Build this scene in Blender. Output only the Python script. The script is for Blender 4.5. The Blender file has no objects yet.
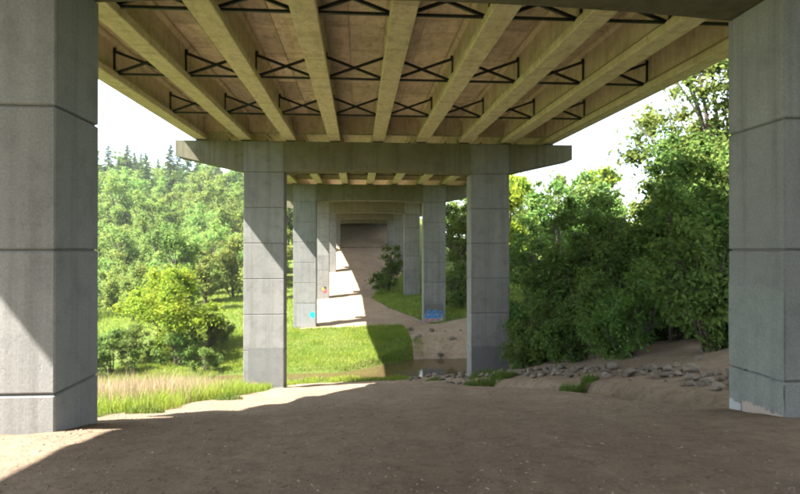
import bpy, bmesh, math, random
import numpy as np
from mathutils import Vector, Matrix
R = math.radians
random.seed(7)
RNG = np.random.default_rng(11)
SC = bpy.context.scene
COL = SC.collection

# ------------------------------------------------------------------ camera, sky, sun, exposure
CAMYAW = R(4.06)
cam_d = bpy.data.cameras.new('camera')
cam = bpy.data.objects.new('camera', cam_d); COL.objects.link(cam)
cam.location = (0, 0, 0)                      # world z is measured from eye height; the ground under the camera is at -1.65
cam.rotation_euler = (R(90.3), 0, -CAMYAW)
cam_d.sensor_width = 36.0
cam_d.lens = 580 / 800 * 36.0
cam_d.clip_start = 0.05; cam_d.clip_end = 6000
SC.camera = cam

TX, TY = 0.755, 0.37                           # horizontal run of the sunlight per metre of drop
sun_dir = Vector((TX, TY, -1)).normalized()
to_sun = -sun_dir
W = bpy.data.worlds.new('World'); SC.world = W; W.use_nodes = True
nt = W.node_tree; nt.nodes.clear()
out = nt.nodes.new('ShaderNodeOutputWorld'); bg = nt.nodes.new('ShaderNodeBackground')
sky = nt.nodes.new('ShaderNodeTexSky'); sky.sky_type = 'NISHITA'; sky.sun_disc = False
sky.sun_elevation = math.asin(to_sun.z); sky.sun_rotation = math.atan2(to_sun.x, to_sun.y)
sky.air_density = 0.75; sky.dust_density = 0.15; sky.ozone_density = 1.6; sky.altitude = 60
tc = nt.nodes.new('ShaderNodeTexCoord')
mp = nt.nodes.new('ShaderNodeMapping'); mp.inputs['Scale'].default_value = (1.3, 1.3, 3.6)
ns = nt.nodes.new('ShaderNodeTexNoise'); ns.inputs['Scale'].default_value = 2.3; ns.inputs['Detail'].default_value = 7; ns.inputs['Roughness'].default_value = .58
rp = nt.nodes.new('ShaderNodeValToRGB'); rp.color_ramp.elements[0].position = .40; rp.color_ramp.elements[1].position = .58
rp.color_ramp.elements[0].color = (.25, .25, .25, 1); rp.color_ramp.elements[1].color = (.85, .85, .85, 1)
mx = nt.nodes.new('ShaderNodeMix'); mx.data_type = 'RGBA'
nt.links.new(tc.outputs['Generated'], mp.inputs['Vector']); nt.links.new(mp.outputs[0], ns.inputs['Vector'])
nt.links.new(ns.outputs['Fac'], rp.inputs[0]); nt.links.new(rp.outputs[0], mx.inputs[0])
nt.links.new(sky.outputs[0], mx.inputs[6]); mx.inputs[7].default_value = (3.3, 3.4, 3.5, 1)
tn = nt.nodes.new('ShaderNodeMix'); tn.data_type = 'RGBA'; tn.blend_type = 'MULTIPLY'; tn.inputs[0].default_value = 1
tn.inputs[7].default_value = (.88, .87, .79, 1)
nt.links.new(mx.outputs[2], tn.inputs[6]); nt.links.new(tn.outputs[2], bg.inputs[0]); bg.inputs[1].default_value = 0.11
nt.links.new(bg.outputs[0], out.inputs[0])

sl = bpy.data.lights.new('sun', 'SUN'); sl.energy = 2.9; sl.angle = R(.5); sl.color = (1, .955, .88)
so = bpy.data.objects.new('sun', sl); COL.objects.link(so)
so.location = (-40, -16, 60); so.rotation_euler = sun_dir.to_track_quat('-Z', 'Y').to_euler()

SC.view_settings.view_transform = 'Standard'; SC.view_settings.look = 'None'
SC.view_settings.gamma = 1; SC.view_settings.use_curve_mapping = False
SC.view_settings.exposure = 3.3
SC.render.engine = 'CYCLES'
SC.cycles.use_denoising = True; SC.cycles.pixel_filter_type = 'BLACKMAN_HARRIS'; SC.cycles.filter_width = 2.0
SC.cycles.max_bounces = 8; SC.cycles.diffuse_bounces = 5; SC.cycles.transparent_max_bounces = 8
SC.cycles.sample_clamp_indirect = 8

# ------------------------------------------------------------------ small helpers
def tag(o, label=None, cat=None, group=None, kind=None):
    if label: o['label'] = label
    if cat: o['category'] = cat
    if group: o['group'] = group
    if kind: o['kind'] = kind
    return o

def empty(name, loc=(0, 0, 0), parent=None):
    o = bpy.data.objects.new(name, None); COL.objects.link(o); o.location = loc; o.empty_display_size = .2
    if parent: o.parent = parent
    return o

def link(name, me, mat=None, parent=None, loc=(0, 0, 0), rot=(0, 0, 0), scale=(1, 1, 1)):
    o = bpy.data.objects.new(name, me); COL.objects.link(o)
    o.location = loc; o.rotation_euler = rot; o.scale = scale
    if mat and not me.materials: me.materials.append(mat)
    if parent: o.parent = parent
    return o

def np_mesh(name, V, F, smooth=False):
    """V (n,3), F (m,k) with constant k"""
    me = bpy.data.meshes.new(name)
    V = np.asarray(V, np.float32); F = np.asarray(F, np.int32)
    k = F.shape[1]; m = F.shape[0]
    me.vertices.add(len(V)); me.vertices.foreach_set('co', V.ravel())
    me.loops.add(m * k); me.loops.foreach_set('vertex_index', F.ravel())
    me.polygons.add(m); me.polygons.foreach_set('loop_start', np.arange(0, m * k, k, dtype=np.int32))
    me.polygons.foreach_set('loop_total', np.full(m, k, np.int32))
    if smooth: me.polygons.foreach_set('use_smooth', np.ones(m, bool))
    me.update(calc_edges=True)
    return me

def bm_mesh(name, bm, smooth=False):
    me = bpy.data.meshes.new(name); bmesh.ops.recalc_face_normals(bm, faces=bm.faces); bm.to_mesh(me); bm.free()
    if smooth:
        for p in me.polygons: p.use_smooth = True
    return me

def box_bm(bm, x0, x1, y0, y1, z0, z1, bev=0):
    m = Matrix.Translation(((x0 + x1) / 2, (y0 + y1) / 2, (z0 + z1) / 2)) @ Matrix.Diagonal((x1 - x0, y1 - y0, z1 - z0, 1))
    r = bmesh.ops.create_cube(bm, size=1, matrix=m)
    if bev:
        es = list({e for v in r['verts'] for e in v.link_edges})
        bmesh.ops.bevel(bm, geom=es, offset=bev, segments=1, affect='EDGES')
    return bm

def box_me(name, x0, x1, y0, y1, z0, z1, bev=0):
    return bm_mesh(name, box_bm(bmesh.new(), x0, x1, y0, y1, z0, z1, bev))

def prism_me(name, prof, y0, y1):
    """closed profile in x,z extruded along y"""
    n = len(prof); bm = bmesh.new()
    a = [bm.verts.new((x, y0, z)) for x, z in prof]; b = [bm.verts.new((x, y1, z)) for x, z in prof]
    bm.faces.new(a); bm.faces.new(b[::-1])
    for i in range(n):
        j = (i + 1) % n
        bm.faces.new((a[i], b[i], b[j], a[j]))
    return bm_mesh(name, bm)

def bar_bm(bm, p, q, w, t):
    p = Vector(p); q = Vector(q); d = (q - p); L = d.length
    m = Matrix.Translation((p + q) / 2) @ d.to_track_quat('Z', 'Y').to_matrix().to_4x4() @ Matrix.Diagonal((w, t, L, 1))
    bmesh.ops.create_cube(bm, size=1, matrix=m)

def tube_np(pts, rad, k=7):
    """open tube through pts with radii -> verts, quads"""
    pts = np.asarray(pts, float); n = len(pts); V = []; F = []
    for i in range(n):
        d = pts[min(i + 1, n - 1)] - pts[max(i - 1, 0)]; d = d / (np.linalg.norm(d) + 1e-9)
        a = np.cross(d, [0.3, 1, 0.1]); a /= np.linalg.norm(a) + 1e-9; b = np.cross(d, a)
        for j in range(k):
            t = 2 * math.pi * j / k
            V.append(pts[i] + rad[i] * (math.cos(t) * a + math.sin(t) * b))
    for i in range(n - 1):
        for j in range(k):
            F.append((i * k + j, i * k + (j + 1) % k, (i + 1) * k + (j + 1) % k, (i + 1) * k + j))
    return V, F

# ------------------------------------------------------------------ materials
class NT:
    def __init__(s, name):
        s.m = bpy.data.materials.new(name); s.m.use_nodes = True; s.t = s.m.node_tree
        s.b = s.t.nodes['Principled BSDF']; s.o = s.t.nodes['Material Output']
        s._co = None
    def n(s, typ, **kw):
        x = s.t.nodes.new('ShaderNode' + typ)
        for k, v in kw.items(): setattr(x, k, v)
        return x
    def l(s, a, b): s.t.links.new(a, b)
    def co(s, kind='Object'):
        return s.n('TexCoord').outputs[kind]
    def pos(s): return s.n('NewGeometry').outputs['Position']
    def noise(s, vec, scale, detail=5, rough=.55, stretch=None):
        if stretch:
            m = s.n('Mapping'); m.inputs['Scale'].default_value = stretch; s.l(vec, m.inputs[0]); vec = m.outputs[0]
        x = s.n('TexNoise'); x.inputs['Scale'].default_value = scale; x.inputs['Detail'].default_value = detail; x.inputs['Roughness'].default_value = rough
        s.l(vec, x.inputs['Vector']); return x.outputs['Fac']
    def ramp(s, fac, stops):
        r = s.n('ValToRGB'); e = r.color_ramp.elements
        while len(e) < len(stops): e.new(.5)
        for i, (p, c) in enumerate(stops):
            e[i].position = p; e[i].color = (c, c, c, 1) if isinstance(c, (int, float)) else (*c, 1)
        s.l(fac, r.inputs[0]); return r.outputs[0]
    def mix(s, fac, a, b, mode='MIX'):
        x = s.n('Mix', data_type='RGBA', blend_type=mode)
        for v, i in ((fac, 0), (a, 6), (b, 7)):
            if hasattr(v, 'links'): s.l(v, x.inputs[i])
            elif isinstance(v, (int, float)): x.inputs[i].default_value = v if i == 0 else (v, v, v, 1)
            else: x.inputs[i].default_value = (*v, 1)
        return x.outputs[2]
    def math(s, op, a, b=0.0):
        x = s.n('Math', operation=op)
        for v, i in ((a, 0), (b, 1)):
            if hasattr(v, 'links'): s.l(v, x.inputs[i])
            else: x.inputs[i].default_value = v
        return x.outputs[0]
    def bump(s, h, strength=.3, dist=.02, prev=None):
        x = s.n('Bump'); x.inputs['Strength'].default_value = strength; x.inputs['Distance'].default_value = dist
        s.l(h, x.inputs['Height'])
        if prev: s.l(prev, x.inputs['Normal'])
        return x.outputs[0]
    def done(s, col=None, rough=.9, nor=None, spec=.25):
        if col is not None:
            if hasattr(col, 'links'): s.l(col, s.b.inputs['Base Color'])
            else: s.b.inputs['Base Color'].default_value = (*col, 1)
        if hasattr(rough, 'links'): s.l(rough, s.b.inputs['Roughness'])
        else: s.b.inputs['Roughness'].default_value = rough
        s.b.inputs['Specular IOR Level'].default_value = spec
        if nor: s.l(nor, s.b.inputs['Normal'])
        return s.m

def concrete(name, a, b, stain, board=14.0, rand=.12, algae=None, worn=0):
    m = NT(name); p = m.pos()
    big = m.noise(p, .55, 5, .6)
    col = m.mix(m.ramp(big, [(.3, 0), (.7, 1)]), a, b)
    streak = m.noise(p, 1.0, 4, .6, (5.5, 5.5, .22))          # rain streaks, long in z
    col = m.mix(m.ramp(streak, [(.48, 0), (.72, .6)]), col, stain)
    blot = m.noise(p, 2.7, 6, .65)
    col = m.mix(m.ramp(blot, [(.5, 0), (.72, .42)]), col, [c * .72 for c in stain])
    if algae:
        al = m.noise(p, 1.4, 5, .6)
        col = m.mix(m.ramp(al, [(.38, 0), (.66, .75)]), col, algae)
    if worn:
        w1 = m.noise(p, 1.0, 6, .68, (6.5, 1.6, 3.0))
        col = m.mix(m.ramp(w1, [(.47, 0), (.72, worn)]), col, [c * .8 for c in stain])
        w2 = m.noise(p, 9.0, 5, .7)
        col = m.mix(m.ramp(w2, [(.52, 0), (.72, worn * .8)]), col, [min(.75, c * 1.15) for c in b])
        w3 = m.noise(p, 1.0, 3, .5, (.5, 3.2, .5))
        col = m.mix(m.ramp(w3, [(.56, 0), (.66, worn * .7)]), col, stain)
    fine = m.noise(p, 38, 3, .6)
    col = m.mix(m.ramp(fine, [(.3, .5), (.7, 1.0)]), m.mix(.5, col, (0, 0, 0)), col)
    if rand:
        oi = m.n('ObjectInfo').outputs['Random']
        f = m.math('ADD', m.math('MULTIPLY', oi, rand), 1 - rand * .6)
        cx = m.n('Combine' + 'XYZ'); [m.l(f, cx.inputs[i]) for i in range(3)]
        col = m.mix(1.0, col, cx.outputs[0], 'MULTIPLY')
    brd = m.noise(p, 1.0, 2, .5, (board, board, .12))
    n1 = m.bump(brd, .25, .012)
    n1 = m.bump(m.noise(p, 55, 4, .7), .22, .008, n1)
    pits = m.ramp(m.noise(p, 26, 2, .5), [(.66, 1), (.74, 0)])
    n1 = m.bump(pits, .4, .006, n1)
    return m.done(col, .88, n1, .3)

M = {}
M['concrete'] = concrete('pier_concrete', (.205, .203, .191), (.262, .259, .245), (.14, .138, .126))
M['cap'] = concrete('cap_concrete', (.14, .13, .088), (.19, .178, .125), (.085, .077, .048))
M['girder'] = concrete('girder_concrete', (.64, .54, .40), (.76, .65, .49), (.34, .265, .18), 3.0, .15, (.62, .54, .345), .5)
M['soffit'] = concrete('soffit_concrete', (.70, .58, .44), (.80, .68, .53), (.44, .34, .235), 2.0, .5, None, .7)
M['joint'] = NT('column_joint').done((.13, .125, .115), .95)  # darker tone of the recessed core that shows in the column joints
M['paint_grey'] = concrete('grey_overpaint', (.155, .155, .15), (.178, .178, .172), (.138, .138, .134), 4, 0)
M['paint_green'] = concrete('green_grey_overpaint', (.205, .217, .193), (.235, .245, .222), (.17, .18, .16), 4, 0)
M['paint_grey2'] = concrete('pale_overpaint', (.24, .245, .245), (.275, .28, .28), (.21, .214, .212), 4, 0)
M['paint_pink'] = NT('salmon_paint').done((.36, .29, .25), .9)
M['paint_white'] = NT('white_paint').done((.36, .365, .365), .8)
M['paint_teal'] = NT('teal_spray_paint').done((.02, .52, .47), .6)
M['paint_blue'] = NT('blue_spray_paint').done((.07, .22, .52), .6)
M['paint_red'] = NT('red_spray_paint').done((.55, .08, .11), .6)
M['paint_orange'] = NT('orange_spray_paint').done((.65, .33, .06), .6)
M['paint_dark'] = NT('dark_spray_paint').done((.05, .06, .06), .7)

m = NT('cross_frame_steel'); p = m.pos()
M['steel'] = m.done(m.mix(m.ramp(m.noise(p, 9), [(.45, 0), (.7, 1)]), (.012, .016, .015), (.035, .03, .024)), .55, None, .4)
m = NT('rubber'); M['rubber'] = m.done((.03, .03, .03), .8)

# ground: dirt / grass turf chosen by a mesh attribute
m = NT('ground'); p = m.pos()
at = m.n('Attribute', attribute_name='grass').outputs['Fac']
d0 = m.mix(m.ramp(m.noise(p, .8, 6, .6), [(.3, 0), (.7, 1)]), (.39, .285, .195), (.49, .37, .262))
d0 = m.mix(m.ramp(m.noise(p, .33, 4, .6), [(.36, .45), (.6, 0)]), d0, (.29, .212, .15))
d0 = m.mix(m.ramp(m.noise(p, 1.0, 5, .6, (2.6, .5, 1)), [(.5, 0), (.72, .4)]), d0, (.53, .41, .30))
d0 = m.mix(m.ramp(m.noise(p, 5, 6, .65), [(.45, 0), (.68, .6)]), d0, (.23, .168, .118))
d0 = m.mix(m.ramp(m.noise(p, 26, 4, .7), [(.5, 0), (.75, .6)]), d0, (.50, .405, .315))
d0 = m.mix(m.ramp(m.noise(p, 60, 3, .7), [(.25, .6), (.45, 0)]), d0, (.14, .108, .082))
g0 = m.mix(m.ramp(m.noise(p, .5, 5, .6), [(.35, 0), (.65, 1)]), (.10, .155, .025), (.155, .175, .048))
g0 = m.mix(m.ramp(m.noise(p, 14, 4, .7), [(.4, 0), (.7, .6)]), g0, (.06, .09, .02))
vr = m.n('TexVoronoi'); vr.inputs['Scale'].default_value = 11; vr.inputs['Randomness'].default_value = 1; m.l(p, vr.inputs['Vector'])
d0 = m.mix(m.ramp(vr.outputs['Distance'], [(.03, .6), (.16, 0)]), d0, (.15, .113, .085))
d0 = m.mix(m.ramp(m.noise(p, 12, 6, .75), [(.54, 0), (.66, .6)]), d0, (.18, .13, .09))
d0 = m.mix(m.ramp(m.noise(p, 1.0, 6, .7, (1.2, 5, 1)), [(.54, 0), (.68, .4)]), d0, (.21, .16, .12))
fz = m.noise(p, 2.2, 6, .7)
fac = m.ramp(m.math('ADD', at, m.math('MULTIPLY', m.math('SUBTRACT', fz, .5), .8)), [(.42, 0), (.58, 1)])
nb = m.bump(m.noise(p, 1.3, 4, .55), .6, .25)
nb = m.bump(m.noise(p, 4.5, 6, .65), .8, .12, nb)
nb = m.bump(m.noise(p, 30, 5, .75), .9, .045, nb)
nb = m.bump(m.noise(p, 12, 6, .75), .8, .08, nb)
M['ground'] = m.done(m.mix(fac, d0, g0), .97, nb, .1)

m = NT('creek_water'); p = m.pos()
m.b.inputs['IOR'].default_value = 1.33
M['water'] = m.done((.085, .062, .028), .05, m.bump(m.noise(p, 3.2, 3, .5, (1, 2.2, 1)), .10, .05), .5)

def stone_mat(name, a, b):
    m = NT(name); p = m.co(); oi = m.n('ObjectInfo').outputs['Random']
    c = m.mix(oi, a, b)
    c = m.mix(m.ramp(m.noise(p, 3.5, 6, .7), [(.4, 0), (.72, .7)]), c, [x * .45 for x in a])
    return m.done(c, .92, m.bump(m.noise(p, 9, 6, .7), .6, .05), .2)
M['stone'] = stone_mat('riprap_stone', (.18, .145, .115), (.32, .265, .21))
M['rockdark'] = stone_mat('bank_rock', (.13, .105, .08), (.22, .18, .14))

def leaf_mat(name, dark, light, warm, trans=.35, vary=1.0):
    m = NT(name); g = m.n('NewGeometry'); rnd = g.outputs['Random Per Island']
    c = m.mix(rnd, dark, light)
    c = m.mix(m.ramp(m.noise(g.outputs['Position'], .8, 5, .65), [(.42, 0), (.62, .8)]), c, warm)
    oi = m.n('ObjectInfo').outputs['Random']
    h = m.n('HueSaturation'); m.l(c, h.inputs['Color'])
    m.l(m.math('ADD', m.math('MULTIPLY', oi, .05 * vary), .5 - .025 * vary), h.inputs['Hue'])
    m.l(m.math('ADD', m.math('MULTIPLY', oi, .45 * vary), 1 - .22 * vary), h.inputs['Value'])
    c = h.outputs[0]
    m.done(c, .75, None, .12)
    tr = m.n('BsdfTranslucent'); m.l(c, tr.inputs[0])
    ms = m.n('MixShader'); ms.inputs[0].default_value = trans
    m.l(m.b.outputs[0], ms.inputs[1]); m.l(tr.outputs[0], ms.inputs[2]); m.l(ms.outputs[0], m.o.inputs[0])
    return m.m
M['leaf_dark'] = leaf_mat('dark_leaf', (0.061, 0.120, 0.026), (0.126, 0.203, 0.047), (0.136, 0.199, 0.041), .35, .6)
M['leaf_mid'] = leaf_mat('mid_leaf', (0.071, 0.132, 0.029), (0.143, 0.215, 0.049), (0.179, 0.229, 0.049))
M['leaf_pale'] = leaf_mat('pale_leaf', (0.123, 0.210, 0.051), (0.240, 0.338, 0.089), (0.290, 0.341, 0.079), .5)
M['leaf_lime'] = leaf_mat('lime_leaf', (0.124, 0.208, 0.019), (0.240, 0.334, 0.032), (0.310, 0.349, 0.035), .5, .25)
M['needle'] = leaf_mat('conifer_needle', (0.048, 0.095, 0.036), (0.110, 0.167, 0.060), (0.132, 0.180, 0.060), .15)
M['grass'] = leaf_mat('grass_blade', (0.122, 0.204, 0.022), (0.244, 0.320, 0.044), (0.295, 0.327, 0.059), .4, .2)
M['tuft'] = leaf_mat('tuft_grass', (0.072, 0.128, 0.024), (0.136, 0.208, 0.040), (0.152, 0.200, 0.040), .4, .2)
M['straw'] = leaf_mat('dry_grass', (0.306, 0.246, 0.128), (0.476, 0.374, 0.230), (0.425, 0.289, 0.204), .35, .2)
m = NT('bark'); p = m.co()
M['bark'] = m.done(m.mix(m.ramp(m.noise(p, 4, 5, .6, (3, 3, .6)), [(.35, 0), (.7, 1)]), (.06, .048, .038), (.15, .125, .10)), .95, m.bump(m.noise(p, 14, 5, .7, (2, 2, .4)), .6, .04), .1)
m = NT('dark_strip_brown'); p = m.co()
M['timber'] = m.done(m.mix(m.ramp(m.noise(p, 3, 5, .6, (.3, 4, 6)), [(.35, 0), (.7, 1)]), (.045, .034, .026), (.10, .08, .062)), .95)  # dark brown of the strip across the far slope

# ------------------------------------------------------------------ terrain
CX = 0.8                                        # bridge centre line
Y0, SPAN = 6.45, 17.6                           # first pier centre and pier spacing
GRADE = 0.0155
PY = np.array([-400, -60, -31, -27, -20, -10, 0, 3, 4.5, 6, 9, 13.3, 16.5, 20, 23.6, 26, 28.5, 34.5, 37, 41, 50, 58.8, 67, 76.4, 86, 94, 104, 110, 111.5, 118, 800.])
PH = np.array([5.0, 5.0, 4.6, 2.6, -1.2, -1.55, -1.6, -1.62, -1.66, -1.78, -2.42, -3.3, -3.98, -4.72, -5.45, -5.9, -6.25, -6.2, -5.65, -5.3, -5.05, -4.75, -4.0, -2.8, -1.0, .55, 4.1, 5.3, 5.5, 6.8, 7.0])
WATER = -6.6
def sstep(a, b, x):
    t = np.clip((x - a) / (b - a), 0, 1); return t * t * (3 - 2 * t)
def vnoise(x, y, s, seed=0):
    """cheap smooth pseudo-noise, vectorised"""
    r = 0
    for k in range(4):
        a = seed * 1.7 + k * 2.39
        r = r + np.sin((x * math.cos(a) + y * math.sin(a)) * s * (1 + .37 * k) + k * 1.3 + seed) / (1 + .4 * k)
    return r / 2.6
def height(x, y):
    x = np.asarray(x, float); y = np.asarray(y, float)
    h = np.interp(y, PY, PH)
    h = (h + np.interp(y - .8, PY, PH) + np.interp(y + .8, PY, PH)) / 3
    xr = x - CX
    # crossfall under the bridge
    h = h + .028 * np.clip(xr, -9, 9) * sstep(6, 12, y) * (1 - sstep(60, 90, y))
    # ditch, riprap shoulder and bank along the right of the path
    xs = x + .10 * (np.clip(y, 6, 19) - 8) + .10 * vnoise(x * 0, y, 2.3, 12) + .05 * vnoise(x * 0, y, 6.1, 13)
    off = np.interp(xs, [4.2, 4.7, 5.0, 5.12, 5.5, 6.2, 7.0, 8.4, 11, 20, 60, 200], [0, -.06, -.14, .12, .17, .28, .40, .66, 1.1, 2.6, 9, 28])
    h = h + off * sstep(6.6, 9.5, y) * (1 - sstep(21, 27, y))
    h = h + np.interp(x, [5.5, 9, 20, 60, 200], [0, .6, 2.4, 9, 28]) * sstep(24, 40, y) * (1 - .6 * sstep(60, 100, y))
    # embankments at both ends fall away to the sides
    side = sstep(9, 26, np.abs(xr))
    natural = -5.4 + .02 * x + np.where(x > 0, 1, 0) * .1 * np.clip(x - 9, 0, 200)
    h = np.where(y > 41, h * (1 - side) + np.minimum(natural, h + 9) * side, h)
    near_nat = -2.0 - .25 * np.clip(y + 5, 0, 14)
    h = np.where(y < 0, h * (1 - side) + np.minimum(h, -1.9 + .0 * y) * side, h)
    # wooded hillside beyond the field on the left, gentler rise all round in the distance
    up = sstep(52, 235, y + .28 * np.clip(-x - 20, 0, 300))
    hill = 27 * up * sstep(-2, -34, x)
    h = h + hill
    far = sstep(240, 700, np.hypot(x, y)); h = h + 26 * far * (1 - up * .7)
    # creek
    w = sstep(-1.5, 4.0, x)
    yc = 30.2 + 1.3 * w + .5 * np.sin(x * .11); hw = 1.35 + 1.95 * w
    d = np.abs(y - yc)
    bank = np.where(d < hw, WATER - .38 * (1 - (d / hw) ** 2), WATER + (d - hw) * (.75 + .5 * vnoise(x, y, .9, 3) * .5))
    h = np.minimum(h, bank + 6 * sstep(7, 11, -x) + 100 * sstep(90, 130, np.abs(x)))
    # unevenness
    r = np.hypot(x, y)
    amp = np.clip((r - 1.5) / 6, .15, 1)
    h = h + .035 * vnoise(x, y, 1.9, 1) * amp - .03 * np.exp(-((x - .3 - .04 * y - .25 * np.sin(y * .5)) / .22) ** 2) * amp - .03 * np.exp(-((x - 1.9 - .04 * y - .25 * np.sin(y * .5)) / .22) ** 2) * amp + .018 * vnoise(x, y, 5.3, 2) * amp + .35 * vnoise(x, y, .11, 5) * sstep(45, 90, r) + .007 * vnoise(x, y, 14, 4)
    return h
def H(x, y): return float(height(np.array([x]), np.array([y]))[0])

def grass_mask(x, y):
    g = np.zeros_like(x)
    lb = np.interp(y, [-20, 0, 5.5, 8, 12, 18, 24, 26.5], [-9, -8, -6.6, -3.75, -3.7, -3.65, -3.3, -3.0])
    g = np.where((y < 27) & (x < lb), 1, g)
    # near bank of the creek
    g = np.where((y > 26.4) & (y < 30) & (x < 2.4), np.maximum(g, .75), g)
    # far bank
    rb = np.interp(y, [30, 34, 38, 41], [2.6, 3.2, 3.3, 3.0])
    g = np.where((y >= 29.5) & (y < 40.6) & (x < rb), 1, g)
    g = np.where((y >= 33.5) & (y < 41) & (x >= rb), .38, g)
    # beyond: dirt path up the middle
    lp = np.interp(y, [40, 44, 58, 70, 94, 120], [-4.2, -4.6, -4.8, -5, -5, -5])
    rp_ = np.interp(y, [40, 44, 50, 58, 66, 74, 94], [5.2, 4.2, 2.6, 1.2, 2.6, 5.5, 6.2])
    g = np.where((y >= 40.6) & ((x < lp) | (x > rp_)), 1, g)
    g = np.where((y >= 41) & (x > 5.6), 1, g)
    g = np.where((x > 10.5) & (y < 41), .6, g)
    g = np.where(np.abs(x) > 40, 1, g)
    g = np.where((y < -1) & (np.abs(x - CX) > 9), 1, g)
    return g

def axis(segs):
    out = []
    for a, b, s in segs: out.append(np.arange(a, b, s))
    return np.concatenate(out)
def geo(a, b, n): return np.geomspace(a, b, n)
gx = np.concatenate([-geo(1500, 24, 34), axis([(-22, -8, .5), (-8, 12, .16), (12, 24, .5)]), geo(24, 1500, 34)])
gy = np.concatenate([-geo(600, 14, 16), axis([(-12, 2, .5), (2, 24, .14), (24, 42, .2), (42, 120, .6)]), geo(120, 2200, 46)])
XX, YY = np.meshgrid(gx, gy); ZZ = height(XX, YY)
nx, ny = len(gx), len(gy)
idx = np.arange(nx * ny).reshape(ny, nx)
F = np.stack([idx[:-1, :-1], idx[:-1, 1:], idx[1:, 1:], idx[1:, :-1]], -1).reshape(-1, 4)
me = np_mesh('ground', np.stack([XX, YY, ZZ], -1).reshape(-1, 3), F, True)
a = me.attributes.new('grass', 'FLOAT', 'POINT'); a.data.foreach_set('value', grass_mask(XX.ravel(), YY.ravel()).astype(np.float32))
ground = tag(link('ground', me, M['ground']), kind='structure')

wx = np.linspace(-10.5, 110, 90); wy = np.linspace(24, 38, 16)
XX, YY = np.meshgrid(wx, wy); idx = np.arange(90 * 16).reshape(16, 90)
F = np.stack([idx[:-1, :-1], idx[:-1, 1:], idx[1:, 1:], idx[1:, :-1]], -1).reshape(-1, 4)
tag(link('creek_water', np_mesh('creek_water', np.stack([XX, YY, XX * 0 + WATER], -1).reshape(-1, 3), F, True), M['water']), kind='structure')

# ------------------------------------------------------------------ piers
COLW, COLD = 1.6, 0.96
XL, XRr = -3.0, 4.6                            # inner faces of the column pairs
CAPB0 = 2.86
SEG = 1.43
pier_labels = [
    'concrete pier with a green-grey overpainted column, standing on dirt beside the ditch of stones',
    'concrete pier between the dirt path and the creek, one column base overpainted grey',
    'concrete pier on the far creek bank with teal, blue and red spray paint low down',
    'concrete pier behind the painted creek-bank one, red spot low on one column',
    'plain concrete pier halfway up the bare dirt slope',
    'concrete pier framing the dark top of the dirt slope',
    'unseen concrete pier added behind the camera under the extra bridge span']
seg_cache = {}
def seg_mesh(hh):
    k = round(hh, 2)
    if k not in seg_cache:
        seg_cache[k] = box_me('segment', -COLW / 2, COLW / 2, -COLD / 2, COLD / 2, -k / 2 + .009, k / 2 - .009, .016)
    return seg_cache[k]
def cap_mesh():
    hx = 8.07; top = 1.24
    pts = [(-hx, top), (-hx, .62), (XL - COLW - CX + .02, 0.02), (XL - COLW - CX + .02, 0)]
    L = XL - CX; Rr = XRr - CX
    for k in range(0, 17):
        t = k / 16; pts.append((L + (Rr - L) * t, .13 * (1 - (2 * t - 1) ** 2) + .0))
    pts += [(XRr + COLW - CX - .02, 0), (XRr + COLW - CX - .02, .02), (hx, .62), (hx, top)]
    me = prism_me('cap', pts, -COLD / 2 + .012, COLD / 2 - .012)
    return me
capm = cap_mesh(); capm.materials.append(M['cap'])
padm = box_me('bearing_pad', -.17, .17, -.36, .36, 0, .06, .008); padm.materials.append(M['rubber'])
GX = [(-4 + k) * 1.78 for k in range(9)]
piers = []; columns = {}
for i in (0, 1, 2, 3, 4, 5, -1):  # last pier is unseen, added under a rear span for brighter foreground light
    y = Y0 + SPAN * i; cb = CAPB0 + GRADE * SPAN * i
    gl = min(H(XL - COLW, y), H(XRr + COLW, y), H(XL, y), H(XRr, y))
    root = empty('bridge_pier', (CX, y, gl))
    tag(root, pier_labels[i], 'bridge pier', 'two-column piers carrying the bridge')
    cap = link('cap', capm, None, root, (0, 0, cb - gl))
    for gxx in GX: link('bearing_pad', padm, None, cap, (gxx, 0, 1.24))
    for s, xin in ((-1, XL), (1, XRr)):
        xc = xin + s * COLW / 2
        gb = H(xc, y) - .9
        core = link('column', box_me('column_core', -COLW / 2 + .03, COLW / 2 - .03, -COLD / 2 + .03, COLD / 2 - .03, gb - gl, cb + 1.2 - gl), M['joint'], root, (xc - CX, 0, 0))
        columns[(i, s)] = core
        z = cb + 1.235; first = True
        zs = [cb + 1.235, cb]
        while zs[-1] > gb + .05: zs.append(zs[-1] - SEG)
        for za, zb in zip(zs[:-1], zs[1:]):
            link('segment', seg_mesh(za - zb), M['concrete'], core, (0, 0, (za + zb) / 2 - gl))
    piers.append(root)

def blob(name, mat, core, face, pts, z0=0, lift=.004):
    """flat painted patch on a column; pts are (u, world z) on the face"""
    gl = core.parent.location.z; bm = bmesh.new(); vs = []
    for u, z in pts:
        if face == 'front': v = (u, -COLD / 2 - lift, z - gl)
        elif face == 'right': v = (COLW / 2 + lift, u, z - gl)
        else: v = (-COLW / 2 - lift, u, z - gl)
        vs.append(bm.verts.new(v))
    f = bm.faces.new(vs)
    bmesh.ops.triangulate(bm, faces=[f])
    return link(name, bm_mesh(name, bm), mat, core)
def ragged(u0, u1, z0, z1, j=.03, n=14, jt=None):
    r = random.Random(int(u0 * 91 + z1 * 57)); jt = j if jt is None else jt
    p = [(u0 + (u1 - u0) * k / n, z0 + r.uniform(-j, j)) for k in range(n + 1)]
    p += [(u1 + r.uniform(-j, j) * .5, z0 + (z1 - z0) * k / 5) for k in range(1, 5)]
    p += [(u1 + (u0 - u1) * k / n, z1 + r.uniform(-jt, jt)) for k in range(n + 1)]
    p += [(u0 + r.uniform(-j, j) * .5, z1 + (z0 - z1) * k / 5) for k in range(1, 5)]
    return p
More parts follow.
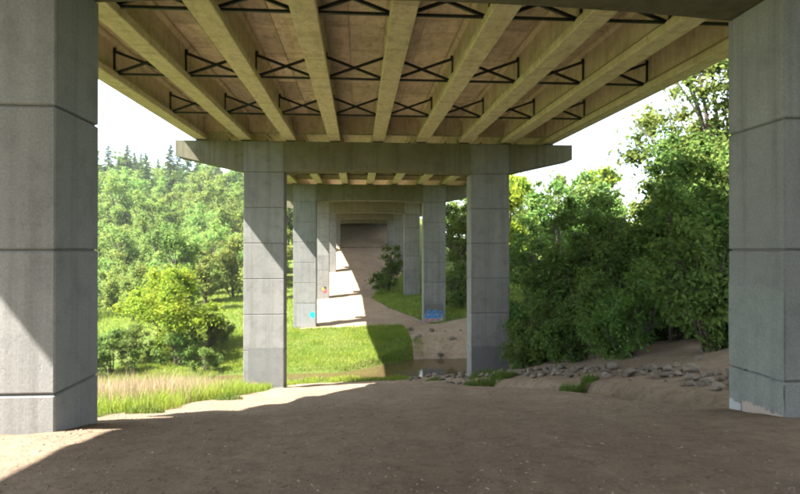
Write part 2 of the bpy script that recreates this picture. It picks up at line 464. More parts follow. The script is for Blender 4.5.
def round_blob(u, z, ru, rz, seed=0, n=18, j=.25):
    r = random.Random(seed)
    return [(u + ru * math.cos(2 * math.pi * k / n) * (1 + r.uniform(-j, j)), z + rz * math.sin(2 * math.pi * k / n) * (1 + r.uniform(-j, j))) for k in range(n)]

# ------------------------------------------------------------------ superstructure
GB0 = CAPB0 + 1.24 + .06                       # girder soffit level at the first pier
sup = empty('bridge_superstructure', (CX, Y0, GB0)); sup.rotation_euler = (math.atan(GRADE), 0, 0)
tag(sup, 'highway bridge deck on nine tan concrete girders with black cross bracing, seen from below', 'bridge')
GD = 1.10
bf, wb, tf = .235, .085, .17
prof = [(-bf, .015), (-bf + .015, 0), (bf - .015, 0), (bf, .015), (bf, .17), (wb, .31), (wb, GD - .17), (tf, GD - .10), (tf, GD - .002),
        (-tf, GD - .002), (-tf, GD - .10), (-wb, GD - .17), (-wb, .31), (-bf, .17)]
gme = prism_me('girder', prof, .03, SPAN - .03); gme.materials.append(M['girder'])
dia = box_me('end_diaphragm', -.89 + wb + .004, .89 - wb - .004, -.14, .14, .34, GD - .03, .012); dia.materials.append(M['girder'])
for sp in range(-2, 6):
    for x in GX: link('girder', gme, None, sup, (x, sp * SPAN, 0))
    for k in range(8): link('end_diaphragm', dia, None, sup, ((GX[k] + GX[k + 1]) / 2, (sp + 1) * SPAN, 0))
DW = 8.45
link('deck_slab', box_me('deck_slab', -DW, DW, -2 * SPAN, 6 * SPAN, GD + .03, GD + .27, .01), M['soffit'], sup)
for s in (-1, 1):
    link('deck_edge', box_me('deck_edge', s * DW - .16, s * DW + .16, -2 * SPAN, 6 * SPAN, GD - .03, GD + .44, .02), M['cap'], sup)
# soffit formwork panels of the first span (others: slab itself)
bw = 1.78 - 2 * tf - .004
NP = 7; pl = (SPAN - .3) / NP
pa = box_me('soffit_panel', 0, bw * .40 - .008, .006, pl - .006, GD - .012, GD + .029, .004)
pb = box_me('soffit_panel', bw * .40 + .008, bw, .006, pl - .006, GD - .006, GD + .029, .004)
for q in (pa, pb): q.materials.append(M['soffit'])
for k in range(8):
    for j in range(NP):
        for q in (pa, pb): link('soffit_panel', q, None, sup, (GX[k] + tf + .002, .15 + j * pl, 0))
# cross frames
hw_ = .89 - wb - .01
zb_, zt_ = .20, .78
pm = bmesh.new(); box_bm(pm, -.03, .03, -.03, .03, zb_ - .06, zt_ + .06); postm = bm_mesh('post', pm)
pm = bmesh.new(); bar_bm(pm, (-hw_, 0, zb_), (hw_, 0, zt_), .062, .062); dgA = bm_mesh('diagonal_bar', pm)
pm = bmesh.new(); bar_bm(pm, (-hw_, .064, zt_), (hw_, .064, zb_), .062, .062); dgB = bm_mesh('diagonal_bar', pm)
pm = bmesh.new(); bar_bm(pm, (-hw_, -.03, zb_ - .02), (hw_, -.03, zb_ - .02), .06, .05); btm = bm_mesh('bottom_bar', pm)
pm = bmesh.new(); box_bm(pm, -.07, .07, -.044, -.034, -.07, .07); gus = bm_mesh('gusset_plate', pm)
for q in (postm, dgA, dgB, btm, gus): q.materials.append(M['steel'])
for sp in (-1, 0, 1):
    for fr in (.25, .5, .75):
        for k in range(8):
            if sp == -1 and fr < .7: continue
            cf = link('cross_frame', dgA, None, sup, ((GX[k] + GX[k + 1]) / 2, (sp + fr) * SPAN, 0))
            link('post', postm, None, cf, (-hw_, 0, 0)); link('post', postm, None, cf, (hw_, 0, 0))
            [link('gusset_plate', gus, None, cf, (sx * hw_, 0, zz)) for sx in (-1, 1) for zz in (zb_, zt_)] if sp == 0 else None; link('diagonal_bar', dgB, None, cf); link('bottom_bar', btm, None, cf)

# abutments; near one unseen, set a span back to light the foreground
for yy, nm, lb in ((Y0 + 6 * SPAN + .9, 'far', 'dark concrete abutment wall at the top of the bare dirt slope'), (Y0 - 2 * SPAN - .9, 'near', 'unseen concrete abutment wall behind the camera, set back to brighten the foreground')):
    zt = GB0 + GRADE * (yy - Y0)
    bm = bmesh.new(); box_bm(bm, -8.6, 8.6, -.6, .6, -3.2, -.07, .02)
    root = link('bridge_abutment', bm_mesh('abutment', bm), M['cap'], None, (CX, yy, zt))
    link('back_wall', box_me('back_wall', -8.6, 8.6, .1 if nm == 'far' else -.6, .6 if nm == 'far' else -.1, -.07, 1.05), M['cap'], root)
    tag(root, lb, 'abutment')

# painted patches
c = columns[(0, 1)]
blob('overpaint', M['paint_green'], c, 'left', ragged(-.47, .47, -1.42, -.42, .012, 18, .035))
blob('overpaint', M['paint_green'], c, 'left', ragged(-.47, .47, -1.74, -1.47, .02, 18, .008), lift=.005)
def ragged_strip(name, mat, core, face, u0, u1, z0, z1, j, n, lift, seed):
    r = random.Random(seed); gl = core.parent.location.z; bm = bmesh.new(); prev = None
    for k in range(n + 1):
        u = u0 + (u1 - u0) * k / n; zz = z1 + r.uniform(-j, j)
        P = [(-COLW / 2 - lift, u, q - gl) if face == 'left' else (u, -COLD / 2 - lift, q - gl) for q in (z0, zz)]
        cur = [bm.verts.new(q) for q in P]
        if prev: bm.faces.new((prev[0], cur[0], cur[1], prev[1]))
        prev = cur
    return link(name, bm_mesh(name, bm), mat, core)
ragged_strip('peeled_paint', M['paint_pink'], c, 'left', -.46, .22, -2.0, -1.80, .022, 22, .007, 3)
ragged_strip('peeled_paint', M['paint_white'], c, 'left', .24, .46, -2.1, -1.84, .018, 8, .007, 4)
c = columns[(1, -1)]
blob('overpaint', M['paint_grey'], c, 'front', ragged(-.62, .77, -5.45, -3.92, .01))
c = columns[(1, 1)]
blob('overpaint', M['paint_grey'], c, 'front', ragged(-.76, .74, -5.3, -3.95, .02))
c = columns[(2, -1)]
blob('overpaint', M['paint_grey2'], c, 'front', ragged(-.55, .76, -5.4, -3.75, .02))
blob('spray_paint', M['paint_teal'], c, 'front', round_blob(.55, -4.55, .20, .22, 3), lift=.008)
blob('spray_paint', M['paint_teal'], c, 'right', round_blob(-.36, -4.58, .1, .18, 4), lift=.008)
c = columns[(2, 1)]
blob('overpaint', M['paint_grey'], c, 'front', ragged(-.72, .62, -4.75, -3.85, .02))
blob('spray_paint', M['paint_white'], c, 'front', ragged(-.74, .60, -5.5, -4.55, .06), lift=.006)
def stroke(mat, core, pts, w, lift):
    P = [Vector((a, b)) for a, b in pts]; L = []; Rr_ = []
    for k in range(len(P)):
        d = (P[min(k + 1, len(P) - 1)] - P[max(k - 1, 0)]).normalized(); nn = Vector((-d.y, d.x)) * w
        L.append(tuple(P[k] + nn)); Rr_.append(tuple(P[k] - nn))
    gl = core.parent.location.z; bm = bmesh.new(); q = 0
    a = [bm.verts.new((u, -COLD / 2 - lift, z - gl)) for u, z in L]; b = [bm.verts.new((u, -COLD / 2 - lift, z - gl)) for u, z in Rr_]
    for k in range(len(a) - 1): bm.faces.new((a[k], a[k + 1], b[k + 1], b[k]))
    link('spray_paint', bm_mesh('spray_paint', bm), mat, core)
blob('spray_paint', M['paint_blue'], c, 'front', ragged(-.70, .50, -4.86, -4.66, .05), lift=.009)
stroke(M['paint_blue'], c, [(-.62, -4.7), (-.55, -4.4), (-.4, -4.32), (-.28, -4.5), (-.36, -4.72)], .07, .011)
stroke(M['paint_blue'], c, [(-.14, -4.72), (-.1, -4.35), (.08, -4.3), (.14, -4.48), (0, -4.56), (.16, -4.75)], .07, .013)
stroke(M['paint_blue'], c, [(.3, -4.72), (.34, -4.4), (.52, -4.36), (.54, -4.58), (.38, -4.6)], .06, .015)
for k, u in enumerate((-.56, -.16, .26)):
    stroke(M['paint_red'], c, [(u - .12, -5.22), (u - .06, -4.95), (u + .08, -4.93), (u + .1, -5.08), (u - .02, -5.14), (u + .14, -5.26)], .035, .011 + .002 * k)
c = columns[(3, -1)]
blob('spray_paint', M['paint_red'], c, 'front', round_blob(.38, -4.1, .22, .24, 41), lift=.006)
blob('spray_paint', M['paint_orange'], c, 'front', round_blob(.26, -3.9, .15, .18, 42), lift=.009)
blob('spray_paint', M['paint_dark'], c, 'front', round_blob(.42, -3.8, .13, .15, 43), lift=.012)

# dark strip with short uprights, laid across the top of the far slope
for k, (yy, xa, xb, lb) in enumerate([(93.2, -2.9, 4.5, 'long dark strip across the top of the dirt slope')]):
    gl = H((xa + xb) / 2, yy)
    bm = bmesh.new(); box_bm(bm, xa, xb, -.05, .05, -.25, .09 + .04 * k, .015)
    t = link('slope_strip', bm_mesh('slope_strip', bm), M['timber'], None, (0, yy, gl)); tag(t, lb, 'timber board')
    for q in range(3):
        xq = xa + .3 + (xb - xa - .6) * q / 2
        link('strip_upright', box_me('strip_upright', -.04, .04, -.10, -.052, -.4, .12 + .04 * k, .01), M['timber'], t, (xq, 0, 0))

# ------------------------------------------------------------------ stones
def rock_mesh(seed, sub=2):
    r = random.Random(seed); bm = bmesh.new(); bmesh.ops.create_icosphere(bm, subdivisions=sub, radius=.5)
    planes = [(Vector((r.gauss(0, 1), r.gauss(0, 1), r.gauss(0, 1))).normalized(), r.uniform(.2, .4)) for _ in range(13)]
    for v in bm.verts:
        for n, d in planes:
            e = v.co.dot(n) - d
            if e > 0: v.co -= n * e * .98
        v.co *= 1 + r.uniform(-.015, .015)
    return bm_mesh('stone', bm)
rocks = [rock_mesh(s, 2) for s in range(9)]
for q in rocks: q.materials.append(M['stone'])
rocksd = [rock_mesh(s + 40, 2) for s in range(5)]
for q in rocksd: q.materials.append(M['rockdark'])
rip = empty('riprap_bank', (6.0, 13, H(6.0, 13)))
tag(rip, 'row of pale broken stones lining the bank beyond the dirt path', 'riprap')
rl = random.Random(5); placed = []
tries = 0
while len(placed) < 272 and tries < 6000:
    tries += 1
    yy = rl.uniform(8.0, 22.5) ** 1.0
    xm = np.interp(yy, [8, 12, 17, 20, 22.5], [6.0, 5.85, 5.5, 4.9, 3.9])
    xx = xm + rl.gauss(0, .30)
    s = min(.40, max(.11, rl.lognormvariate(-1.72, .42)))
    if any((xx - a) ** 2 + (yy - b) ** 2 < ((s + q) * .36) ** 2 for a, b, q in placed): continue
    if abs(yy - (Y0 + SPAN)) < .8 and 4.4 < xx < 6.4: continue
    placed.append((xx, yy, s))
    o = link('stone', rl.choice(rocks), None, rip, (0, 0, 0), (rl.uniform(-.4, .4), rl.uniform(-.4, .4), rl.uniform(0, 6.3)), (s * rl.uniform(.9, 1.35), s, s * rl.uniform(.45, .75)))
    o.location = Vector((xx, yy, H(xx, yy) + s * .2)) - rip.location
rk = empty('rocky_bank', (5.0, 35.6, H(5.0, 35.6)))
tag(rk, 'dark rocks lying on the bare far bank of the creek below the painted column', 'rocks')
for k in range(22):
    xx = rl.uniform(3.4, 8.2); yy = rl.uniform(33.4, 39.5); s = rl.uniform(.2, .55)
    o = link('stone', rl.choice(rocksd), None, rk, (0, 0, 0), (rl.uniform(-.4, .4), rl.uniform(-.4, .4), rl.uniform(0, 6.3)), (s * 1.3, s, s * .7))
    o.location = Vector((xx, yy, H(xx, yy) + s * .1)) - rk.location
for k in range(26):
    xx = rl.uniform(1.5, 5.2); yy = rl.uniform(25.0, 27.8); s = rl.uniform(.18, .45)
    o = link('stone', rl.choice(rocks), None, rip, (0, 0, 0), (rl.uniform(-.4, .4), rl.uniform(-.4, .4), rl.uniform(0, 6.3)), (s * 1.2, s, s * .7))
    o.location = Vector((xx, yy, H(xx, yy) + s * .12)) - rip.location

# pebbles and crumbs on the dirt (uncountable)
def scatter_bits(n, name, mat, smin, smax, flat, xr_, yr, label):
    r = RNG
    y = yr[0] + (yr[1] - yr[0]) * r.random(n) ** 1.8; x = r.uniform(xr_[0], xr_[1], n) * (.35 + .65 * np.clip(y / 10, 0, 1))
    z = height(x, y); s = smin * (smax / smin) ** (r.random(n) ** 2.2)
    base = np.array([[1, 0, 0], [0, 1, 0], [-1, 0, 0], [0, -1, 0], [0, 0, 1], [0, 0, -1.]]) 
    f = np.array([[0, 1, 4], [1, 2, 4], [2, 3, 4], [3, 0, 4], [1, 0, 5], [2, 1, 5], [3, 2, 5], [0, 3, 5]])
    V = base[None] * (1 + r.uniform(-.35, .35, (n, 6, 1)))
    th = r.uniform(0, 6.28, n); c_, s_ = np.cos(th), np.sin(th)
    el = r.uniform(1, flat[1], n)
    X = V[..., 0] * el[:, None]; Y = V[..., 1]; Z = V[..., 2] * flat[0]
    P = np.stack([X * c_[:, None] - Y * s_[:, None], X * s_[:, None] + Y * c_[:, None], Z], -1) * s[:, None, None]
    P += np.stack([x, y, z + s * flat[0] * .3], -1)[:, None]
    Fc = (f[None] + 6 * np.arange(n)[:, None, None]).reshape(-1, 3)
    o = link(name, np_mesh(name, P.reshape(-1, 3), Fc), mat)
    return tag(o, label, name.replace('_', ' '), kind='stuff')
m = NT('pebble'); g = m.n('NewGeometry').outputs['Random Per Island']
M['pebble'] = m.done(m.ramp(g, [(0, (.16, .122, .092)), (.5, (.25, .193, .145)), (.98, (.31, .24, .18)), (1, (.38, .305, .235))]), .95)
m = NT('leaf_litter'); g = m.n('NewGeometry').outputs['Random Per Island']
M['litter'] = m.done(m.ramp(g, [(0, (.11, .085, .065)), (.6, (.22, .175, .135)), (1, (.34, .28, .21))]), .95)
scatter_bits(12000, 'pebbles', M['pebble'], .004, .017, (.45, 1.7), (-5, 5.2), (2.2, 22), 'small pebbles strewn over the shaded dirt path')
scatter_bits(5000, 'leaf_litter', M['litter'], .004, .018, (.22, 3.2), (-5, 5.2), (2.2, 20), 'brown leaf crumbs and twigs strewn over the dirt path')

# ------------------------------------------------------------------ grass
def grass(name, label, mat, x, y, hgt, width, lean=.35, cat='grass'):
    n = len(x); r = RNG; z = height(x, y) - .01
    h = hgt * r.uniform(.55, 1.25, n); th = r.uniform(0, 6.28, n); ph = r.uniform(0, 6.28, n)
    ln = h * lean * r.random(n); wv = width * r.uniform(.6, 1.4, n)
    dx, dy = np.cos(th) * wv, np.sin(th) * wv; lx, ly = np.cos(ph) * ln, np.sin(ph) * ln
    V = np.zeros((n, 5, 3)); B = np.stack([x, y, z], -1)
    V[:, 0] = B + np.stack([-dx, -dy, 0 * x], -1); V[:, 1] = B + np.stack([dx, dy, 0 * x], -1)
    V[:, 2] = B + np.stack([lx * .35 + dx * .8, ly * .35 + dy * .8, h * .6], -1); V[:, 3] = B + np.stack([lx * .35 - dx * .8, ly * .35 - dy * .8, h * .6], -1)
    V[:, 4] = B + np.stack([lx, ly, h], -1)
    k = 5 * np.arange(n)[:, None]
    Ft = np.concatenate([k + [0, 1, 2], k + [0, 2, 3], k + [3, 2, 4]])
    return tag(link(name, np_mesh(name, V.reshape(-1, 3), Ft), mat), label, cat, kind='stuff')
def region(n, xr_, yr, cond):
    x = RNG.uniform(*xr_, n); y = RNG.uniform(*yr, n); k = cond(x, y); return x[k], y[k]
mask = lambda x, y: (grass_mask(x + .25 * vnoise(x, y, 1.3, 14) + .12 * vnoise(x, y, 4.1, 15), y) + .35 * vnoise(x, y, 2.1, 8) > .55)
x, y = region(120000, (-14, -3.2), (6.5, 27), mask)
grass('meadow_grass', 'fresh green grass edging the path beside the grey column', M['grass'], x, y, .30 + .15 * vnoise(x, y, .9, 2) + .08 * vnoise(x, y, 3.1, 7), .0048, .8)
tall = lambda x, y: mask(x, y) & (vnoise(x, y, .55, 6) + .6 * vnoise(x, y, 1.7, 9) + .45 * vnoise(x, y, 4.6, 10) > -.05) & (x < -3.9)
x, y = region(30000, (-14, -3.6), (8.0, 27), tall)
grass('dry_grass', 'tall straw-pink dry grass on the bank left of the dirt path', M['straw'], x, y, .62 + .2 * vnoise(x, y, .7, 1) + .16 * vnoise(x, y, 2.7, 3), .0042, .6, 'dry grass')
x, y = region(90000, (-13, 4), (25.2, 41), lambda x, y: mask(x, y) & (height(x, y) > WATER + .04))
grass('creek_bank_grass', 'bright green grass on both banks of the creek', M['grass'], x, y, .15 + .09 * vnoise(x, y, .8, 4) + .22 * np.clip(vnoise(x, y, 2.3, 6) - .25, 0, 1), .009, .9)
x, y = region(60000, (-34, 16), (40, 72), lambda x, y: mask(x, y))
grass('field_grass', 'green grass of the field beyond the creek', M['grass'], x, y, .24 + .1 * vnoise(x, y, .5, 3) + .3 * np.clip(vnoise(x, y, 1.1, 6) - .2, 0, 1), .018, .9)

def tuft(xc, yc, rad, n, hgt, label):
    a = RNG.uniform(0, 6.28, n); q = rad * np.sqrt(RNG.random(n))
    return grass('grass_tuft', label, M['tuft'], xc + np.cos(a) * q * 1.4, yc + np.sin(a) * q, hgt * (1 - .6 * (q / rad) ** 2) * RNG.uniform(.5, 1.2, n), .005, .9)
for args in ((4.05, 17.6, .6, 1900, .36, 'broad green grass tuft at the foot of the column by the stones'),
             (4.6, 11.9, .3, 900, .26, 'small green grass tuft at the edge of the ditch'),
             (-3.35, 9.4, .22, 380, .2, 'small weed tuft in the sunlit dirt beside the dry grass'),
             (-3.1, 14.2, .25, 380, .22, 'ragged weed tuft in the sunlit dirt before the grey-based column'),
             (3.2, 24.6, .3, 420, .2, 'low weed tuft on the bare lip above the creek'),
             (4.5, 20.9, .4, 900, .28, 'sparse grass tuft against the column beside the creek')):
    o = tuft(*args); o['category'] = 'grass tuft'; del o['kind']

# ------------------------------------------------------------------ trees
def leaf_cloud(cent, crad, n, size, r, up=.5, squash=.8):
    """n leaf quads spread through clumps at cent with radii crad"""
    k = r.choice(len(cent), n, p=crad ** 2 / (crad ** 2).sum())
    d = r.normal(size=(n, 3)); d /= np.linalg.norm(d, axis=1)[:, None]
    rr = crad[k] * np.minimum(np.abs(r.normal(size=n)) * .72, 1.9)
    P = cent[k] + d * rr[:, None] * np.array([1, 1, squash])
    nrm = d * .6 + r.normal(size=(n, 3)) * .55 + np.array([0, 0, up]); nrm /= np.linalg.norm(nrm, axis=1)[:, None]
    a = np.cross(nrm, r.normal(size=(n, 3))); a /= np.linalg.norm(a, axis=1)[:, None]; b = np.cross(nrm, a)
    s = size * r.uniform(.6, 1.35, n)[:, None]
    V = np.stack([P - a * s, P - b * s * .55 + nrm * s * .12, P + a * s, P + b * s * .55 + nrm * s * .12], 1)
    return V.reshape(-1, 3), np.arange(4 * n).reshape(-1, 4)

def broad_tree(seed, height_, spread, trunk_h, nclump, nleaf, leaf, lmat, crown_lo=.22, clump=.17, multi=1):
    """returns (trunk mesh, crown mesh)"""
    r = np.random.default_rng(seed)
    TV, TF = [], []
    def add(p, q):
        v, f = tube_np(p, q, 6); o = len(TV); TV.extend(v); TF.extend([tuple(i + o for i in x) for x in f])
    cent = []; crad = []
    lo = height_ * crown_lo
    # an uneven crown: a few big lobes, each holding clumps
    nl = 7 + int(r.integers(0, 4)); lobes = []
    for k in range(nl):
        t = (k + r.random()) / nl; z = lo + (height_ - lo) * (.12 + .78 * t)
        w = spread * (1 - .62 * abs(t - .38) ** 1.3 * 1.6); an = r.uniform(0, 6.28); q = w * r.uniform(.25, .75)
        lobes.append((np.array([math.cos(an) * q, math.sin(an) * q, z]), spread * r.uniform(.34, .58)))
    for k in range(nclump):
        c, w = lobes[int(r.integers(0, nl))]
        d = r.normal(size=3); d /= np.linalg.norm(d); p = c + d * w * r.random() ** .4 * np.array([1, 1, .8])
        p[2] = min(max(p[2], lo * .8), height_ - .1)
        cent.append(p); crad.append(height_ * clump * r.uniform(.35, 1.0) * .62)
    for mtr in range(multi):
        off = np.array([r.uniform(-.25, .25), r.uniform(-.25, .25), 0]) * (multi > 1) * spread * .3
        tip = np.array([r.uniform(-.15, .15) * spread, r.uniform(-.15, .15) * spread, height_ * .8]) + off
        base = np.array([0, 0, -.4]) + off * .3
        r0 = height_ * .019 / math.sqrt(multi) + .02
        mid = (base + tip) / 2 + np.array([r.uniform(-.06, .06) * height_, r.uniform(-.06, .06) * height_, 0])
        pts = [base * (1 - t) ** 2 + 2 * mid * t * (1 - t) + tip * t * t for t in np.linspace(0, 1, 7)]
        add(pts, [r0 * (1.25 - 1.1 * t) for t in np.linspace(0, 1, 7)])
        for c, w in lobes:
            t = np.clip((c[2] - trunk_h) / height_ * .7, .12, .8); s = pts[int(t * 6)]
            m_ = (s + c) / 2 + np.array([0, 0, -.03 * height_])
            add([s, m_, c], [r0 * .5, r0 * .33, r0 * .12])
            for q in range(2):
                e = c + r.normal(size=3) * w * .6; add([m_, (m_ + e) / 2 + [0, 0, .05 * w], e], [r0 * .28, r0 * .17, r0 * .06])
    V, F = leaf_cloud(np.array(cent), np.array(crad), nleaf, leaf, r)
    tm = np_mesh('trunk', np.array(TV), np.array(TF), True); tm.materials.append(M['bark'])
    cm = np_mesh('crown', V, F); cm.materials.append(lmat)
    return tm, cm

def conifer(seed, height_, spread, nleaf):
    r = np.random.default_rng(seed); TV, TF = [], []
    def add(p, q):
        v, f = tube_np(p, q, 5); o = len(TV); TV.extend(v); TF.extend([tuple(i + o for i in x) for x in f])
    add([(0, 0, -.4), (0, 0, height_ * .5), (.05, 0, height_ * .99)], [height_ * .017, height_ * .01, .02])
    P = []; N = []
    nb = 62; V = []; wts = []
    segs = []
    for k in range(nb):
        t = (k + r.random()) / nb; z = height_ * (.14 + .85 * t); L = spread * (1 - t) ** .8 * r.uniform(.6, 1.12) + .12
        an = k * 2.4 + r.uniform(-.4, .4); tip = np.array([math.cos(an) * L, math.sin(an) * L, z - L * r.uniform(.1, .42)])
        segs.append((np.array([0, 0, z]), tip)); wts.append(L)
        add([(0, 0, z), tip], [.035, .012])
    wts = np.array(wts); k = r.choice(nb, nleaf, p=wts / wts.sum())
    A = np.array([s[0] for s in segs])[k]; B = np.array([s[1] for s in segs])[k]; t = r.random(nleaf)[:, None] ** .7
    D = B - A; D /= np.linalg.norm(D, axis=1)[:, None]
    P = A + (B - A) * t + r.normal(size=(nleaf, 3)) * np.array([.16, .16, .10]) * (1.25 - t) * spread * .4
    side = np.cross(D, [0, 0, 1.]) * r.choice([-1, 1], nleaf)[:, None] + D * .8 + r.normal(size=(nleaf, 3)) * .4; side /= np.linalg.norm(side, axis=1)[:, None]
    upv = np.cross(side, r.normal(size=(nleaf, 3))); upv /= np.linalg.norm(upv, axis=1)[:, None]
    s = height_ * .021 * r.uniform(.6, 1.4, nleaf)[:, None]
    V = np.stack([P - side * s * .4 - upv * s * .22, P - side * s * .4 + upv * s * .22, P + side * s + upv * s * .08, P + side * s - upv * s * .08], 1).reshape(-1, 3)
    tm = np_mesh('trunk', np.array(TV), np.array(TF), True); tm.materials.append(M['bark'])
    cm = np_mesh('crown', V, np.arange(4 * nleaf).reshape(-1, 4)); cm.materials.append(M['needle'])
    return tm, cm

def plant(name, meshes, xx, yy, label, cat, group=None, sc=1.0, rz=0, dz=0.0, sz=1.0):
    tm, cm = meshes; root = empty(name, (xx, yy, H(xx, yy) + dz)); root.rotation_euler.z = rz; root.scale = (sc, sc, sc * sz)
    link('trunk', tm, None, root); link('crown', cm, None, root)
    return tag(root, label, cat, group)

# right bank: dense dark shrubs and trees
bush_big = broad_tree(101, 7.6, 3.1, .8, 150, 30000, .085, M['leaf_dark'], .04, .15, 3)
bush_mid = broad_tree(102, 5.4, 2.5, .5, 110, 22000, .08, M['leaf_dark'], .03, .18, 3)
bush_low = broad_tree(103, 3.3, 1.9, .3, 80, 15000, .07, M['leaf_dark'], .02, .2, 3)
tree_tall = broad_tree(104, 13.5, 3.9, 2.2, 170, 32000, .10, M['leaf_mid'], .12, .11, 1)
tree_airy = broad_tree(105, 14.5, 3.6, 3.0, 120, 20000, .10, M['leaf_pale'], .2, .085, 1)
rr = random.Random(9)
spec = [
 ('leafy_shrub', bush_low, 7.6, 22.6, 'low dark green shrub crowding the column by the creek', 'shrub', 1.0),
 ('leafy_shrub', bush_low, 6.75, 21.4, 'lowest dark green shrub leaning over the foot of the column by the creek', 'shrub', .72),
 ('leafy_shrub', bush_mid, 8.6, 24.6, 'dark green shrub rising just behind the column by the creek', 'shrub', 1.0),
 ('leafy_shrub', bush_low, 9.2, 20.2, 'low spreading dark shrub overhanging the bare bank', 'shrub', 1.1),
 ('leafy_shrub', bush_big, 10.6, 25.2, 'tall rounded dark green shrub in the middle of the thicket', 'shrub', 1.0),
 ('leafy_shrub', bush_mid, 11.4, 20.0, 'mid-height dark shrub above the riprap stones', 'shrub', 1.0),
 ('leafy_shrub', bush_low, 10.6, 16.4, 'low dark shrub on the bank above the pale stones', 'shrub', 1.15),
 ('leafy_shrub', bush_big, 13.2, 21.5, 'tall dark green shrub under the tall tree', 'shrub', 1.0),
 ('leafy_shrub', bush_mid, 12.2, 15.2, 'dark shrub beside the green-grey overpainted column', 'shrub', 1.0),
 ('broadleaf_tree', tree_tall, 15.2, 22.5, 'tall leafy tree reaching up to the bridge edge', 'tree', 1.05),
 ('broadleaf_tree', tree_airy, 16.8, 28.0, 'tall airy pale green tree behind the thicket', 'tree', 1.0),
 ('broadleaf_tree', tree_airy, 14.6, 17.2, 'leafy tree standing outside the bridge by the overpainted column', 'tree', .95),
 ('broadleaf_tree', tree_airy, 14.2, 34.0, 'pale airy tree behind the tall rounded shrub', 'tree', .72),
 ('leafy_shrub', bush_big, 15.5, 26.5, 'large dark shrub filling the gap between two tall trees', 'shrub', 1.0),
 ('leafy_shrub', bush_low, 8.0, 13.0, 'low dark shrub drooping over the bare bank by the overpainted column', 'shrub', .95),
 ('leafy_shrub', bush_low, 7.6, 15.5, 'low dark shrub spilling over the bank behind the pale stones', 'shrub', .8),
 ('leafy_shrub', bush_low, 7.3, 18.2, 'low dark shrub on the bank between the stones and the creek column', 'shrub', .85),
 ('leafy_shrub', bush_mid, 10.2, 18.2, 'bushy dark shrub packed into the middle of the thicket', 'shrub', .95),
 ('leafy_shrub', bush_mid, 10.4, 22.4, 'bushy dark shrub below the tall rounded one', 'shrub', 1.0),
 ('leafy_shrub', bush_mid, 13.4, 18.4, 'bushy dark shrub under the airy tree by the overpainted column', 'shrub', 1.1),
 ('leafy_shrub', bush_big, 12.2, 28.5, 'tall dark shrub behind the tall rounded one', 'shrub', 1.0),
 ('leafy_shrub', bush_mid, 9.4, 28.6, 'dark green shrub on the creek bank behind the column', 'shrub', 1.05),
 ('leafy_shrub', bush_big, 15.6, 31.0, 'tall dark shrub at the back of the thicket below the sky gap', 'shrub', 1.05),
 ('leafy_shrub', bush_big, 17.5, 19.0, 'large dark shrub at the outer end of the thicket', 'shrub', 1.05),
]
for k, (nm, ms, xx, yy, lb, ct, sc_) in enumerate(spec):
    plant(nm, ms, xx, yy, lb, ct, 'thicket on the bank beside the bridge', sc_, rr.uniform(0, 6.28), -.05)

# far bank right: sunlit trees seen between the piers and behind the thicket
tree_r = broad_tree(106, 9.5, 3.4, 1.2, 110, 11000, .17, M['leaf_mid'], .06, .14, 2)
tree_p = broad_tree(107, 10.5, 3.2, 1.5, 90, 8000, .19, M['leaf_lime'], .12, .12, 1)
for k, (ms, xx, yy, sc_) in enumerate([(tree_p, 12.8, 49, .9), (tree_r, 10.8, 55, .85), (tree_r, 14.5, 42, .9), (tree_r, 11.6, 38.5, .62), (tree_r, 17.5, 47, 1.0), (tree_r, 12.5, 66, 1.0), (tree_p, 16, 60, 1.1), (tree_r, 21, 52, 1.1),
        (tree_p, 23, 38, .95), (tree_r, 27, 45, 1.2), (tree_r, 20, 72, 1.2), (tree_p, 27, 62, 1.2), (tree_r, 31, 54, 1.2), (tree_r, 13, 80, 1.0), (tree_r, 25, 30, 1.0)]):
    plant('bank_tree', ms, xx, yy, 'sunlit yellow-green tree on the far bank beyond the creek' if ms is tree_p else 'mid green bushy tree on the far bank beyond the creek', 'tree',
          'lime trees beyond the creek' if ms is tree_p else 'bushy trees beyond the creek', sc_, rr.uniform(0, 6.28))
slope_bush = broad_tree(108, 4.2, 2.1, .3, 70, 8000, .10, M['leaf_dark'], .02, .2, 3)
plant('leafy_shrub', slope_bush, 3.2, 62.5, 'round dark green bush on the dirt slope under the bridge', 'shrub', None, 1.12, 1.0)
plant('leafy_shrub', slope_bush, 7.6, 45.5, 'green bush outside the painted column on the far bank', 'shrub', None, .8, 2.0)

# left: lime bush, shrubs, field edge
lime = broad_tree(109, 5.4, 2.7, .6, 130, 27000, .075, M['leaf_lime'], .08, .19, 2)
plant('lime_tree', lime, -10.9, 35.5, 'small yellow-green tree standing alone in the grass beyond the dry bank', 'tree', None, 1.15, .4, 0, .85)
shrub_l = broad_tree(110, 2.6, 2.0, .2, 80, 15000, .06, M['leaf_mid'], .02, .22, 3)
for xx, yy, sc_, lb in ((-10.2, 33.2, .72, 'dark green shrub at the foot of the lime tree'), (-12.8, 31.2, .85, 'leafy shrub between the dry grass and the lime tree'), (-13.6, 26.6, .8, 'green shrub growing out of the dry grass bank'),
        (-15.5, 30.5, 1.1, 'broad green shrub beside the dry grass bank'), (-17.5, 35, 1.2, 'green shrub at the edge of the wood behind the lime tree'), (-9.2, 36.5, .8, 'low green shrub in the shade on the far side of the lime tree'), (-12.6, 34.2, .8, 'low green shrub beside the trunk of the lime tree'), (-8.2, 31.5, .5, 'smallest green shrub by the creek near the lime tree')):
    plant('leafy_shrub', shrub_l, xx, yy, lb, 'shrub', 'shrubs beyond the dry grass', sc_, rr.uniform(0, 6))

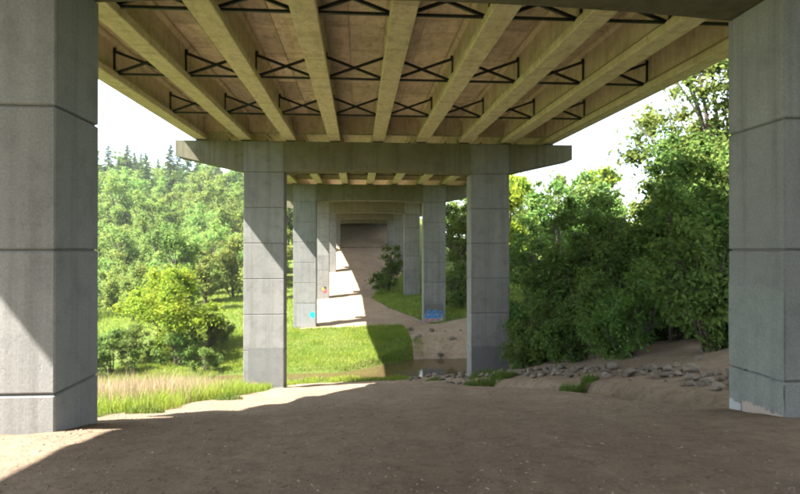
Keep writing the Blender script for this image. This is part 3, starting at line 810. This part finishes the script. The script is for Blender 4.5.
dec = [broad_tree(201, 9.5, 3.7, 1.2, 110, 9500, .17, M['leaf_pale'], .05, .15, 1),
       broad_tree(202, 11, 3.6, 1.4, 110, 9500, .18, M['leaf_mid'], .06, .14, 1),
       broad_tree(203, 8.0, 3.9, .8, 110, 9500, .165, M['leaf_pale'], .04, .17, 2),
       broad_tree(204, 12.5, 3.9, 2.0, 110, 9500, .19, M['leaf_pale'], .08, .13, 1)]
dlab = ['pale green rounded tree on the wooded hillside', 'darker mid green tree on the wooded hillside', 'low wide pale tree on the wooded hillside', 'taller pale feathery tree on the wooded hillside']
con = [conifer(301, 16, 3.6, 6500), conifer(302, 13.5, 3.3, 5600)]
rt = random.Random(21); spots = []
def ok(x, y, d): return all((x - a) ** 2 + (y - b) ** 2 > d * d for a, b in spots)
tries = 0
while len(spots) < 260 and tries < 20000:
    tries += 1
    yy = 47 + 165 * rt.random() ** 1.25; ang = rt.uniform(-.64, -.07); xx = ang * yy
    if xx > -9.5 - .03 * (yy - 47): continue
    if yy < 58 and xx > -13 - (58 - yy) * .4: continue
    d = 2.2 + .026 * yy
    if not ok(xx, yy, d): continue
    spots.append((xx, yy)); k = rt.choice([0, 0, 1, 2, 2, 3]); band = 'at the foot of the wooded hillside bordering the field' if yy < 75 else ('halfway up the wooded hillside' if yy < 125 else 'near the hilltop below the conifers')
    plant('hillside_tree', dec[k], xx, yy, dlab[k].split(' on the')[0] + ' ' + band, 'tree', dlab[k].split(' tree')[0] + ' trees ' + band, rt.uniform(.8, 1.15) * (.5 + .5 * min(1, max(0, (yy - 45) / 60))), rt.uniform(0, 6.28), -.2, rt.uniform(.85, 1.15))
for k, (px, yy, sc_) in enumerate([(108, 150, 1.0), (118, 160, .9), (127, 152, 1.02), (141, 165, 1.0), (146, 140, .95), (158, 168, .9), (170, 150, 1.05), (178, 160, 1.1), (187, 158, 1.0), (168, 138, .85), (197, 170, .85), (226, 150, .6), (236, 152, .6), (134, 172, 1.0), (88, 150, 1.0), (70, 158, 1.1)]):
    u = math.atan((px - 400) / 580) + CAMYAW; xx = yy * math.tan(u)
    plant('conifer', con[k % 2], xx, yy, 'tall dark spire-shaped conifer rising from the top of the wooded hillside' if k % 2 == 0 else 'shorter dark conifer among the spires on the hillside top', 'conifer', 'spire conifers on the ridge' if k % 2 == 0 else 'shorter conifers on the ridge', sc_, rr.uniform(0, 6.28), -.3)

# ------------------------------------------------------------------ summer haze over the valley
hz = link('haze', box_me('haze', -1510, 1510, -610, 2210, -9.5, 62), None)
m = bpy.data.materials.new('haze'); m.use_nodes = True; t = m.node_tree; t.nodes.clear()
o_ = t.nodes.new('ShaderNodeOutputMaterial'); v_ = t.nodes.new('ShaderNodeVolumePrincipled')
v_.inputs['Color'].default_value = (.93, .96, 1, 1); v_.inputs['Density'].default_value = .0003; v_.inputs['Anisotropy'].default_value = .3
t.links.new(v_.outputs[0], o_.inputs['Volume']); hz.data.materials.append(m)
tag(hz, 'pale summer haze filling the valley air', 'haze', kind='stuff')
SC.cycles.volume_bounces = 0; SC.cycles.volume_step_rate = 5
